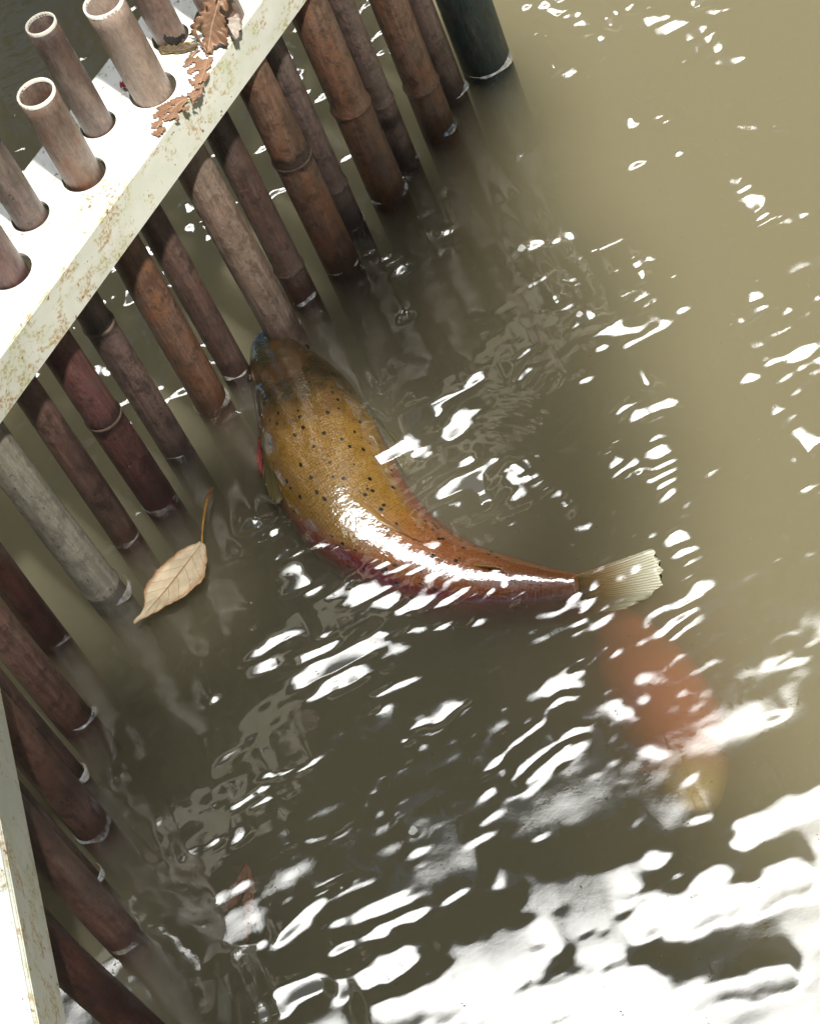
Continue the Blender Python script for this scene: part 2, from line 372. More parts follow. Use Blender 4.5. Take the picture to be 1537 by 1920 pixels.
for (x0, y0, x1, y1, hw) in STROKES:
    a = P(x0, y0)[:2]; b = P(x1, y1)[:2]; w = hw / px_m((*((a + b) / 2), 0)) * ((2.0 if hw >= 8 else 1.6) if x0 > 960 and y0 < 1200 else 1.05)
    pad = w * 2
    i0, i1 = np.searchsorted(xs, (min(a[0], b[0]) - pad, max(a[0], b[0]) + pad)); j0, j1 = np.searchsorted(ys, (min(a[1], b[1]) - pad, max(a[1], b[1]) + pad))
    sx, sy = X[j0:j1, i0:i1], Y[j0:j1, i0:i1]
    ab = b - a; t = np.clip(((sx - a[0]) * ab[0] + (sy - a[1]) * ab[1]) / (ab @ ab + 1e-9), 0, 1)
    d = np.hypot(sx - a[0] - t * ab[0], (sy - a[1] - t * ab[1]) * 0.9) / w
    m = 1 - smooth(d + wob[j0:j1, i0:i1] * 0.55, 0.55, 1.15)
    M_ = Mb if hw >= 18 else Mk
    M_[j0:j1, i0:i1] = np.maximum(M_[j0:j1, i0:i1], m)
near = smooth(X, -1.1, -0.7) * (1 - smooth(X, 0.85, 1.3)) * smooth(Y, -1.3, -0.9) * (1 - smooth(Y, 1.25, 1.8))
dep = dep_at(Y)
TREE_EL = 63.3
need = np.tan(np.radians(np.clip((TREE_EL - dep) / 2 + 2.6, 0.5, 14)))
def sawtooth(lam, duty, seed, tilt):
    """long facets tipped to the bright sky, each followed by a short steep drop"""
    ph = (Y + tilt * X) / lam + 1.1 * vnoise(X * 13, Y * 13, seed) + 0.7 * vnoise(X * 27, Y * 27, seed + 7) + 0.22 * vnoise(X * 34, Y * 60, seed + 1)
    f = ph - np.floor(ph)
    return np.where(f < duty, 1.0, -duty / (1 - duty))
open_w = smooth(X + 0.25 * Y, 0.20, 0.40)
S = (Mk * (1 - 0.22 * open_w) * np.where(open_w > 0.5, sawtooth(0.029, 0.80, 25, -0.1), sawtooth(0.017, 0.74, 21, -0.22))) * need * 1.35
S2 = 1.18 * np.maximum(Mb - Mk, 0) * sawtooth(0.055, 0.88, 23, -0.15) * need * 1.35 * near * (dep <= 58.5)
low = smooth(dep, 57.5, 60)
S = np.where(dep > 58.5, np.maximum(Mk, Mb) * need * 1.2, S)
# dark lanes inside the big bright field near the viewer
S -= low * (0.15 + 0.10 * smooth(X, -0.12, -0.28)) * (1 - np.maximum(Mk, Mb)) * (0.6 + 0.5 * vnoise(X * 9, Y * 16, 31))
# thin curling wisps
ridge = 1 - smooth(np.abs(vnoise(X * 24 + 0.6 * vnoise(X * 60, Y * 60, 66), Y * 34, 61) + 0.35 * vnoise(X * 70, Y * 95, 62)), 0.04, 0.20)
behind = smooth(Y - 0.64 * X, 0.37, 0.42)
where = smooth(vnoise(X * 6, Y * 8, 63) + 0.5 * vnoise(X * 17, Y * 20, 64) + 0.55 * behind, 0.15, 0.55)
S += ridge * where * need * 2.1 * (1 - low) * (1 - np.maximum(Mk, Mb)) * (0.55 + 0.45 * open_w + 0.6 * behind)
S *= near
H = np.zeros_like(X); L = 0.03
for j in range(1, len(ys)):
    dy = ys[j] - ys[j - 1]
    H[j] = H[j - 1] * math.exp(-dy / L) + S[j] * dy
kx = np.exp(-np.linspace(-1.6, 1.6, 9) ** 2); kx /= kx.sum()
H = sum(kx[q] * np.roll(H, q - 4, axis=1) for q in range(9))
H2 = np.zeros_like(X)
for j in range(1, len(ys)): H2[j] = H2[j - 1] * math.exp(-(ys[j] - ys[j - 1]) / 0.04) + S2[j] * (ys[j] - ys[j - 1])
kx = np.exp(-np.linspace(-2, 2, 25) ** 2); kx /= kx.sum()
H += sum(kx[q] * np.roll(H2, q - 12, axis=1) for q in range(25))
def wave(lx, ly, slope, seed):
    return slope * min(lx, ly) / 4.0 * vnoise(X / lx, Y / ly, seed)
calm = smooth(X + 0.25 * Y, 0.45, 0.1)          # open side of the pond is calmer
chop = (0.5 + 0.5 * calm) * (1 - 0.75 * low)
H += near * chop * (1 - 0.55 * Mb) * (wave(0.11, 0.07, 0.045, 41) + wave(0.045, 0.026, 0.062, 42) + wave(0.020, 0.013, 0.055, 43))
H += near * 0.3 * wave(0.30, 0.2, 0.03, 44)
def ring(px, py, r0, r1, lam, amp, ang=None, wid=1.2):
    global H
    c = P(px, py); dx, dy = X - c[0], Y - c[1]; r = np.hypot(dx, dy) * px_m(c)
    env = smooth(r, r0 - 25, r0 + 15) * (1 - smooth(r, r1 - 30, r1 + 30))
    if ang is not None:
        th = np.arctan2(dy, dx); dth = np.angle(np.exp(1j * (th - ang))); env = env * np.exp(-(dth / wid) ** 2)
    l = lam / px_m(c)
    env = env * smooth(vnoise(X * 16, Y * 16, 53), -0.5, 0.4)
    H += env * amp * l / 6.28 * np.sin(r / lam * 6.283 + 1.6 * vnoise(X * 14, Y * 14, 51))
ring(900, 940, 90, 340, 24, 0.17, 0.25, 0.8)
ring(1190, 1090, 95, 150, 34, 0.05, -0.3, 0.9)
ring(545, 640, 40, 170, 17, 0.07, 0.2, 1.2)
ring(725, 355, 70, 160, 26, 0.07, -0.4, 0.6)
ring(908, 112, 70, 110, 30, 0.07)
ring(978, 465, 8, 60, 14, 0.06); ring(775, 1557, 8, 60, 14, 0.06); ring(395, 915, 6, 60, 14, 0.06)
ring(1110, -60, 60, 180, 26, 0.08)
H = np.clip(H, -0.012, 0.012)
water = tag(grid_mesh('water', xs, ys, H, M_water), 'murky olive pond surface broken by ripples and white sky reflections', 'water', kind='structure')
def box(name, lo, hi, mat, parent=None):
    bm = bmesh.new(); bmesh.ops.create_cube(bm, size=1)
    for v in bm.verts: v.co = [lo[i] + (v.co[i] + 0.5) * (hi[i] - lo[i]) for i in range(3)]
    return bm_obj(name, bm, mat, parent, smooth=False)
box('murk', (-6, -6, -0.5), (6, 6, -0.0125), M_murk, water)

# ------------------------------------------------------------------ poles
def make_pole(spec, base, up, rad):
    w, d, mt, hole, ext, nodes, stz, lab = spec
    r_ = random.Random(lab)
    z0, z1 = -0.42, (ZB + ext) / max(up[2], 0.8)
    n = 46; seg = 28
    zz = sorted(set(np.linspace(z0, z1, n).tolist() + [nz + dz for nz in nodes for dz in (-0.012, -0.006, -0.002, 0.002, 0.006, 0.012)]))
    verts, faces = [], []
    ph = r_.random() * 6
    bowx, bowy = r_.uniform(-0.005, 0.005), r_.uniform(-0.005, 0.005)
    def ringv(z, r):
        t = (z - z0) / (z1 - z0)
        cx_ = bowx * math.sin(math.pi * t); cy_ = bowy * math.sin(math.pi * t)
        return [(cx_ + r * math.cos(6.2832 * k / seg) * (1 + 0.012 * math.sin(2 * 6.2832 * k / seg + ph)), cy_ + r * math.sin(6.2832 * k / seg), z) for k in range(seg)]
    prof = []
    for z in zz:
        r = rad * (1.0 - 0.05 * (z - 0.0) + 0.012 * math.sin(z * 21 + ph))
        for nz in nodes: r *= 1 + 0.07 * math.exp(-((z - nz) / 0.006) ** 2) - 0.02 * math.exp(-((z - nz - 0.012) / 0.006) ** 2)
        prof.append((z, r))
    rt = prof[-1][1]
    hollow = [(z1 - 0.0005, rt * 0.90), (z1 - 0.05, rt * 0.87), (z1 - 0.13, rt * 0.80), (z1 - 0.132, rt * 0.3)]
    for z, r in prof + hollow: verts += ringv(z, r)
    for i in range(len(prof) + len(hollow) - 1):
        for k in range(seg):
            a, b = i * seg + k, i * seg + (k + 1) % seg
            faces.append((a, b, b + seg, a + seg))
    faces.append(tuple(range((len(prof) + len(hollow) - 1) * seg, (len(prof) + len(hollow)) * seg)))
    faces.append(tuple(reversed(range(seg))))
    nodes_dark = stz is not None
    name = 'green_post' if mt == 'green' else 'bamboo_pole'
    o = mesh_obj(name, verts, faces, BM[mt])
    o.matrix_world = Matrix.Translation(Vector(base)) @ Vector(up).to_track_quat('Z', 'Y').to_matrix().to_4x4()
    tag(o, lab, 'post' if mt == 'green' else 'bamboo pole', None if mt == 'green' else 'bamboo poles of the pond fence')
    o['stain_z'] = float(stz if stz is not None else -9.0)
    rot = Matrix.Rotation(r_.random() * 6, 4, 'Z'); o.data.transform(rot)
    if proj(base + up * z1)[1] > -60 and proj(base + up * z1)[0] > -40:
        rv, rf = [], []
        for z, r in ((z1 - 0.003, rt * 1.012), (z1 + 0.0012, rt * 1.008), (z1 + 0.0012, rt * 0.905), (z1 - 0.003, rt * 0.885)): rv += ringv(z, r)
        for i in range(3):
            for k in range(seg): rf.append((i * seg + k, i * seg + (k + 1) % seg, (i + 1) * seg + (k + 1) % seg, (i + 1) * seg + k))
        mesh_obj('cut_rim', rv, rf, M_rim, o)
    for nz in nodes:
        rv, rf = [], []
        rn = rad * (1.0 - 0.05 * nz) * 1.07
        for dz, k_ in ((-0.0028, 0.985), (-0.0014, 1.008), (0.0, 1.014), (0.0014, 1.008), (0.0028, 0.985)): rv += ringv(nz + dz, rn * k_)
        for i in range(4):
            for k in range(seg): rf.append((i * seg + k, i * seg + (k + 1) % seg, (i + 1) * seg + (k + 1) % seg, (i + 1) * seg + k))
        q = mesh_obj('node_ring', rv, rf, BM[mt] if not nodes_dark else M_node, o); q.data.transform(rot)
    return o
for spec, (base, up, rad) in zip(POLES, axes):
    make_pole(spec, base, up, rad)
    # water creeping up the pole, its sky glint painted in pale diffuse
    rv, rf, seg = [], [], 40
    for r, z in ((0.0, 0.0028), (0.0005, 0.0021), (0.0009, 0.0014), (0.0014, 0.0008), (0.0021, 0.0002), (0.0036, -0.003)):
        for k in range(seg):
            th = 6.2832 * k / seg; j = max(0.12, 0.35 + 0.75 * math.cos(th + 0.55 + 0.7 * math.sin(base[0] * 90)) + 0.25 * math.sin(5 * th + base[1] * 60))  # band swells on the viewer's right, where the painted glint should show
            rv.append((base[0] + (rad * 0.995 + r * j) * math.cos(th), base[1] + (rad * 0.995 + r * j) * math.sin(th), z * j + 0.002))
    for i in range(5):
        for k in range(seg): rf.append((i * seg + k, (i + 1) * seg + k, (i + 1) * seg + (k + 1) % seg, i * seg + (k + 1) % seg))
    mesh_obj('meniscus_glint', rv, rf, M_edge_glint, water)

# ------------------------------------------------------------------ beams
def beam(f0, f1, l0, l1, back_px, ids, e0, e1, label):
    """f0,f1: photo px on the plate's front edge; l0,l1: on the flange's lower edge; back_px: on the plate's back edge"""
    a = P(*f0, ZB); b = P(*f1, ZB); d = b - a; d /= np.linalg.norm(d); nrm = np.array([d[1], -d[0], 0])   # towards the viewer
    if nrm @ (EYE - a) < 0: nrm = -nrm
    # flange depth: height at which the lower edge lies under the front edge
    zs = np.arange(0.2, ZB, 0.001); zf = min(zs, key=lambda z: abs((P(*l0, z) - a) @ nrm) + abs((P(*l1, z) - a) @ nrm))
    wid = -(P(*back_px, ZB) - a) @ nrm if back_px else 0.125
    root = link(bpy.data.objects.new('fence_beam', None))
    root.location = a; tag(root, label, 'beam', 'white steel beams of the pond fence')
    rotm = Matrix(((d[0], -nrm[0], 0), (d[1], -nrm[1], 0), (0, 0, 1)))      # local x along, y away from viewer
    root.rotation_euler = rotm.to_euler()
    cu = bpy.data.curves.new('plate_outline', 'CURVE'); cu.dimensions = '2D'; cu.fill_mode = 'BOTH'; cu.extrude = 0.0025; cu.bevel_depth = 0.0008
    def poly(pts):
        s = cu.splines.new('POLY'); s.points.add(len(pts) - 1); s.use_cyclic_u = True
        for p_, q in zip(s.points, pts): p_.co = (q[0], q[1], 0, 1)
    poly([(e0, 0.0), (e1, 0.0), (e1, wid), (e0, wid)])
    for i in ids:
        base, up, rad = axes[i]; h = base + up * (ZB / up[2]) - a
        hx, hy = h @ d, -(h @ nrm); off = rad * 0.16
        r = min(rad * 1.22, 0.032)
        if e0 + r < hx < e1 - r: poly([(hx + off * 0.7 + r * math.cos(t), min(max(hy, r + 0.006), wid - r - 0.006) + r * math.sin(t)) for t in np.linspace(0, 6.2832, 48, endpoint=False)])
    co = bpy.data.objects.new('tmp', cu); COL.objects.link(co)
    me = bpy.data.meshes.new_from_object(co.evaluated_get(bpy.context.evaluated_depsgraph_get()))
    bpy.data.objects.remove(co); me.materials.clear(); me.materials.append(M_plate)
    top = link(bpy.data.objects.new('top_plate', me), root); top.location = (0, 0, -0.0025)
    fh = ZB - zf
    bm = bmesh.new(); bmesh.ops.create_cube(bm, size=1)
    for v in bm.verts: v.co = (e0 + (v.co.x + 0.5) * (e1 - e0), (v.co.y - 0.5) * 0.005, -fh + (v.co.z + 0.5) * (fh - 0.0004))
    bmesh.ops.bevel(bm, geom=bm.edges[:], offset=0.0012, segments=2, affect='EDGES')
    bm_obj('front_flange', bm, M_face, root, smooth=False)
    bm = bmesh.new(); bmesh.ops.create_cube(bm, size=1)
    for v in bm.verts: v.co = (e0 + (v.co.x + 0.5) * (e1 - e0), wid + 0.003 + (v.co.y - 0.5) * 0.005, -fh + (v.co.z + 0.5) * (fh - 0.0004))
    bm_obj('rear_flange', bm, M_face, root, smooth=False)
    print('beam', 'flange', fh, 'width', wid, 'dir', d, 'a', a)
    return root
beam((25, 625), (475, 12), (0, 785), (590, 0), (50, 320), range(1, 16), -0.42, 0.80, 'white painted steel beam crossing the upper left, its pierced top plate holding the hollow bamboo ends')
beam((62, 1920), (0, 1590), (115, 1920), (0, 1311), None, range(16, 23), -0.5, 0.42, 'white painted steel beam end in the bottom left corner, its flange streaked with rust')

# ------------------------------------------------------------------ trees
def leaf_cloud(name, pts, size, mat, parent):
    """many small bent leaf blades"""
    n = len(pts); pts = np.asarray(pts)
    q = rng.normal(size=(n, 3)); q[:, 2] *= 0.5; q /= np.linalg.norm(q, axis=1)[:, None]
    t = rng.normal(size=(n, 3)); t -= (t * q).sum(1)[:, None] * q; t /= np.linalg.norm(t, axis=1)[:, None]
    up = np.cross(q, t); sz = size * rng.uniform(0.6, 1.3, n)[:, None]
    v = np.stack([pts - q * sz * 0.5, pts + t * sz * 0.24 + up * sz * 0.05, pts + q * sz * 0.5, pts - t * sz * 0.24 + up * sz * 0.05], 1).reshape(-1, 3)
    f = np.arange(4 * n).reshape(-1, 4)
    return mesh_obj(name, v, f, mat, parent, smooth=False)

def limb(bm, a, b, r0, r1, seg=8):
    a, b = Vector(a), Vector(b); d = b - a; m = d.to_track_quat('Z', 'Y').to_matrix()
    rows = []
    for i in range(6):
        t = i / 5; c = a + d * t + Vector((math.sin(t * 3 + a.x) * 0.03, math.cos(t * 3 + a.y) * 0.03, 0)) * (d.length * 0.6) * math.sin(t * math.pi)
        r = r0 + (r1 - r0) * t
        rows.append([bm.verts.new(c + m @ Vector((r * math.cos(6.283 * k / seg), r * math.sin(6.283 * k / seg), 0))) for k in range(seg)])
    for i in range(5):
        for k in range(seg): bm.faces.new((rows[i][k], rows[i][(k + 1) % seg], rows[i + 1][(k + 1) % seg], rows[i + 1][k]))

def tree(loc, height, spread, mat, label, n=9000, low=1.2, lsz=0.36):
    root = link(bpy.data.objects.new('leafy_tree', None)); root.location = loc
    tag(root, label, 'tree', 'trees on the far bank')
    bm = bmesh.new(); limb(bm, (0, 0, -0.2), (0.1, 0, height * 0.75), 0.22, 0.06)
    cen = []
    for i in range(26):
        a = random.uniform(0, 6.28); h = random.uniform(low + 0.6, height - 0.7); r = spread * random.uniform(0.2, 1.0) * (1 - 0.35 * h / height)
        cen.append((r * math.cos(a), r * math.sin(a), h)); limb(bm, (0.05, 0, h * 0.65), cen[-1], 0.06, 0.012, 6)
    bm_obj('trunk', bm, M_bark, root)
    cen = np.array(cen); k = rng.integers(0, len(cen), n)
    p = cen[k] + rng.normal(size=(n, 3)) * np.array([0.55, 0.55, 0.42])
    m_ = n // 2; a_ = rng.uniform(0, 6.28, m_); r_ = spread * np.sqrt(rng.random(m_)); hh = rng.uniform(0.45, 1.0, m_) ** 0.7 * height
    p[:m_] = np.stack([r_ * np.cos(a_), r_ * np.sin(a_) * 0.7, hh], 1); p[:, 2] = np.minimum(p[:, 2], height + 0.12 * rng.normal(size=n))
    leaf_cloud('crown', p, lsz, mat, root)
for (x, y, h, s_, m_, lab) in (
    (-4.6, 6.7, 11.2, 1.9, M_leaf_b, 'dark leafy tree on the far bank, leftmost in the reflection'),
    (-2.6, 6.9, 11.5, 1.9, M_leaf_a, 'dark leafy tree on the far bank, mirrored behind the bamboo fence'),
    (0.9, 6.8, 10.0, 1.9, M_leaf_b, 'dark leafy tree on the far bank, mirrored over the trout'),
    (3.3, 6.8, 9.8, 1.9, M_leaf_a, 'dark leafy tree on the far bank, mirrored in the open water'),
    (5.8, 6.2, 9.4, 1.9, M_leaf_b, 'dark leafy tree on the far bank, rightmost in the reflection')):
    tree((x, y, 0.2), h, s_, m_, lab)
for k, (x, y, h, lab) in enumerate((  # unseen trees round the sides and back, added to block ambient sky light
    (-6.6, 3.4, 12.0, 'leafy tree added on the left bank to cut sky light, nearest the far bank'), (-6.8, -0.4, 12.0, 'leafy tree added on the left bank to cut sky light, level with the fence'),
    (-6.2, -4.2, 9.5, 'leafy tree added on the left bank to cut sky light, behind the viewer'), (7.0, 2.6, 10.5, 'leafy tree added on the right bank to cut sky light, nearest the far bank'),
    (7.2, -1.0, 10.5, 'leafy tree added on the right bank to cut sky light, level with the fence'), (7.0, -4.8, 9.5, 'leafy tree added on the right bank to cut sky light, behind the viewer'),
    (-2.6, -8.4, 9.0, 'leafy tree added on the near bank to cut sky light, behind the added shade canopy'), (5.2, -8.8, 8.5, 'leafy tree added on the near bank to cut sky light, right of the sunny gap'))):
    tree((x, y, 0.2), h, 2.3, (M_leaf_a, M_leaf_b)[k % 2], lab, n=3600, lsz=0.5)

# unseen leaf canopy behind the viewer, added and gapped to shade the fence water
def shade_canopy():
    root = link(bpy.data.objects.new('added_shade_canopy', None)); root.location = (-1.6, -6.2, 0.2)
    tag(root, 'unseen leaf canopy added behind the viewer, gapped to shade the water by the fence', 'tree')
    HB = 3.7; sh = SUNV / SUNV[2]
    pts = []
    b1a, b1b = P(25, 625, ZB), P(475, 12, ZB); b2a, b2b = P(0, 1590, ZB), P(62, 1920, ZB)
    def strip(x, y, a, b, w0, w1):
        d = (b - a)[:2]; d = d / np.linalg.norm(d); n_ = np.array([-d[1], d[0]])
        o = a[:2] - sh[:2] * ZB
        u = (np.array([x, y]) - o) @ n_
        return u if n_[1] > 0 or n_[0] < 0 else -u
    leafc, = [P(330, 1080)[:2]]
    f0, f1 = P(520, 700)[:2], P(800, 980)[:2]
    tries = 0
    EDGE = np.array([P(*q)[:2] for q in ((1700, 1900), (1560, 1650), (1440, 1450), (1360, 1250), (1290, 1000), (1210, 700), (1090, 400), (985, 140), (930, -60))])
    while len(pts) < 8200 and tries < 200000:
        tries += 1
        x, y = random.uniform(-1.0, 0.9), random.uniform(-1.0, 1.5)
        # open water to the right stays in the sun
        e = x - np.interp(y, EDGE[:, 1], EDGE[:, 0]) + 0.05 * vnoise(np.array(x * 6), np.array(y * 6), 61)
        if e > 0.0 or (e > -0.16 and random.random() < 0.45): continue
        d1 = (b1b - b1a)[:2]; d1 /= np.linalg.norm(d1); n1 = np.array([-d1[1], d1[0]])
        u1 = (np.array([x, y]) - (b1a[:2] - sh[:2] * ZB)) @ n1         # 0 = shadow of the first beam's front edge
        u0 = (np.array([x, y]) - b1a[:2]) @ n1
        if -0.13 < u1 < 0.17: continue
        d2 = (b2b - b2a)[:2]; d2 /= np.linalg.norm(d2); n2 = np.array([d2[1], -d2[0]])
        u2 = (np.array([x, y]) - (b2a[:2] - sh[:2] * ZB)) @ n2
        if -0.06 < u2 < 0.25: continue
        if np.hypot(x - leafc[0], y - leafc[1]) < 0.075: continue
        t = np.clip(((np.array([x, y]) - f0) @ (f1 - f0)) / ((f1 - f0) @ (f1 - f0)), 0, 1)
        if np.linalg.norm(np.array([x, y]) - f0 - t * (f1 - f0)) < 0.06: continue
        h = HB + random.uniform(-0.25, 0.35)
        pts.append((x + sh[0] * h, y + sh[1] * h, h - 0.2))
    for k in range(4200):       # more added leaves over the fenced side, cutting its sky light
        h = HB + random.uniform(-0.2, 0.6)
        pts.append((random.uniform(-3.3, -1.05) + sh[0] * h, random.uniform(-1.6, 1.0) + sh[1] * h, h - 0.2))
    pts = np.array(pts) - np.array([-1.6, -6.2, 0])
    leaf_cloud('crown', pts, 0.085, M_leaf_b, root)
    bm = bmesh.new(); limb(bm, (0, 0, -0.3), (0.2, 0.3, 4.2), 0.2, 0.12)
    for k in range(16):
        p = pts[random.randrange(len(pts))]; limb(bm, (0.15, 0.25, 3.2 + 0.05 * k), p + np.array([0, 0, 0.1]), 0.035, 0.006, 6)
    bm_obj('trunk', bm, M_bark, root)
shade_canopy()

# ------------------------------------------------------------------ fish
def spline(pts, n):
    """Catmull-Rom through pts, n samples by arc length"""
    p = np.asarray(pts, float); e = np.vstack([2 * p[0] - p[1], p, 2 * p[-1] - p[-2]]); out = []
    for i in range(1, len(e) - 2):
        for t in np.linspace(0, 1, 24, endpoint=False):
            a, b, c, d = e[i - 1:i + 3]
            out.append(0.5 * (2 * b + (c - a) * t + (2 * a - 5 * b + 4 * c - d) * t * t + (3 * b - a - 3 * c + d) * t ** 3))
    out.append(e[-2]); out = np.array(out)
    s = np.r_[0, np.cumsum(np.linalg.norm(np.diff(out, axis=0), axis=1))]
    u = np.linspace(0, s[-1], n)
    return np.stack([np.interp(u, s, out[:, k]) for k in range(out.shape[1])], 1), s[-1]

def fish_mat(name, koi=False):
    m = N(name); uv = m.n('UVMap', uv_map='body').outputs[0]; nrm_ = m.n('UVMap', uv_map='norm').outputs[0]
    s2 = m.n('SeparateXYZ', {0: nrm_}); u, v = s2.outputs[0], s2.outputs[1]
    big = m.noise(uv, 18, 4, 0.6); mid = m.noise(uv, 45, 4, 0.6); fin = m.noise(uv, 500, 3, 0.6)
    vv = m.math('ADD', v, m.math('MULTIPLY', m.math('SUBTRACT', big, 0.5), 0.22))
    if koi:
        c = m.mix(m.ramp(vv, 0.25, 0.5), (0.88, 0.20, 0.07), (0.80, 0.06, 0.05))
        c = m.mix(m.ramp(m.math('ADD', u, m.math('MULTIPLY', m.math('SUBTRACT', big, 0.5), 0.15)), 0.66, 0.88), c, (0.95, 0.72, 0.32))
        c = m.mix(m.ramp(u, 0.12, 0.0), c, (0.8, 0.10, 0.05))
        m.bsdf(Base_Color=c, Roughness=0.4); return m.m
    uu = m.math('ADD', u, m.math('MULTIPLY', m.math('SUBTRACT', mid, 0.5), 0.10))
    gold = m.mix(m.ramp(mid, 0.35, 0.65), (0.2376, 0.1254, 0.0198), (0.3036, 0.1716, 0.0363))
    olive = m.mix(m.ramp(big, 0.4, 0.62), (0.026, 0.022, 0.007), (0.070, 0.036, 0.010))
    c = m.mix(m.ramp(uu, 0.18, 0.36), olive, gold)
    c = m.mix(m.ramp(u, 0.075, 0.02), c, (0.0132, 0.0172, 0.0158))
    c = m.mix(m.ramp(uu, 0.52, 0.72), c, (0.3300, 0.1023, 0.0198))
    side = m.mix(m.ramp(u, 0.05, 0.3), (0.0792, 0.0660, 0.0132), (0.2640, 0.0396, 0.0231))
    side = m.mix(m.ramp(u, 0.40, 0.62), side, (0.20, 0.016, 0.024))
    edge = m.math('ADD', vv, m.ramp(u, 0.30, 0.62, -0.10, 0.10))
    c = m.mix(m.ramp(edge, 0.28, 0.42), c, side)
    c = m.mix(m.ramp(vv, 0.62, 0.8), c, (0.2772, 0.1320, 0.0924))
    # scales and spots
    sc = m.n('TexVoronoi', {'Vector': m.n('VectorMath', {0: uv, 1: (1.0, 1.25, 1.0)}, operation='MULTIPLY').outputs[0], 'Scale': 250.0, 'Randomness': 0.35})
    sd = sc.outputs['Distance']
    c = m.mix(m.math('MULTIPLY', m.ramp(sd, 0.40, 0.62), m.ramp(u, 0.2, 0.26, 0, 0.5)), c, (0.045, 0.024, 0.007))
    gd = m.math('ABSOLUTE', m.math('SUBTRACT', m.math('ADD', u, m.math('MULTIPLY', v, -0.10)), 0.165))
    c = m.mix(m.math('MULTIPLY', m.ramp(gd, 0.012, 0.002), m.ramp(v, 0.12, 0.24, 0, 0.8)), c, (0.02, 0.014, 0.006))
    warp = m.n('VectorMath', {0: uv, 1: (0.7, 1.0, 1.0)}, operation='MULTIPLY').outputs[0]
    sp = m.n('TexVoronoi', {'Vector': warp, 'Scale': 88.0, 'Randomness': 1.0})
    dot = m.math('MULTIPLY', m.ramp(m.math('ADD', sp.outputs['Distance'], m.math('MULTIPLY', fin, 0.08)), 0.27, 0.20), m.ramp(m.n('SeparateColor', {0: sp.outputs['Color']}).outputs[0], 0.02, 0.05))
    dot = m.math('MULTIPLY', dot, m.math('MULTIPLY', m.ramp(u, 0.20, 0.25), m.ramp(v, 0.50, 0.40)))
    c = m.mix(dot, c, (0.012, 0.010, 0.006))
    bp = m.bump(m.math('ADD', m.math('MULTIPLY', sd, -1.0), m.math('MULTIPLY', big, 2.0)), 0.22, 0.0015)
    wob = m.bump(m.noise(uv, 30, 4), 0.4, 0.006)
    m.bsdf(Base_Color=c, Roughness=0.36, Specular_IOR_Level=0.5, Normal=bp, Coat_Weight=1.0, Coat_Roughness=0.04, Coat_IOR=2.5, Coat_Normal=wob); return m.m
M_fish = fish_mat('trout_skin'); M_koi = fish_mat('red_koi_skin', True)
def fin_mat(name, c1, c2, trans=0.25):
    m = N(name); uv = m.n('UVMap', uv_map='fin').outputs[0]
    ray = m.n('TexWave', {'Vector': uv, 'Scale': 9.0, 'Distortion': 1.5, 'Detail': 2.0}, bands_direction='Y').outputs[0]
    s2 = m.n('SeparateXYZ', {0: uv})
    c = m.mix(m.ramp(s2.outputs[0], 0.25, 0.95), c1, c2)
    c = m.mix(m.math('MULTIPLY', m.ramp(ray, 0.5, 0.9), 0.55), c, tuple(0.45 * x for x in c1))
    m.bsdf(Base_Color=c, Roughness=0.35, Coat_Weight=0.6, Coat_IOR=1.7, Normal=m.bump(ray, 0.4, 0.001)); return m.m
M_tail = fin_mat('trout_tail_fin', (0.40, 0.24, 0.07), (0.74, 0.74, 0.56))
M_pect = fin_mat('trout_dark_fin', (0.05, 0.055, 0.02), (0.16, 0.13, 0.04))
M_pectred = fin_mat('trout_red_fin', (0.30, 0.02, 0.02), (0.55, 0.03, 0.03))
M_orange = fin_mat('trout_orange_fin', (0.42, 0.15, 0.03), (0.30, 0.07, 0.03))
M_koired = fin_mat('koi_red_fin', (0.55, 0.08, 0.04), (0.55, 0.16, 0.06))
M_gold = fin_mat('trout_gold_fin', (0.34, 0.19, 0.04), (0.38, 0.17, 0.04))
M_koifin = fin_mat('koi_pale_fin', (0.80, 0.40, 0.12), (0.9, 0.7, 0.35))
mm = N('fish_eye'); mm.bsdf(Base_Color=(0.01, 0.01, 0.008), Roughness=0.05); M_eye = mm.m
mm = N('fish_eye_ring'); mm.bsdf(Base_Color=(0.12, 0.09, 0.02), Roughness=0.2); M_eyering = mm.m

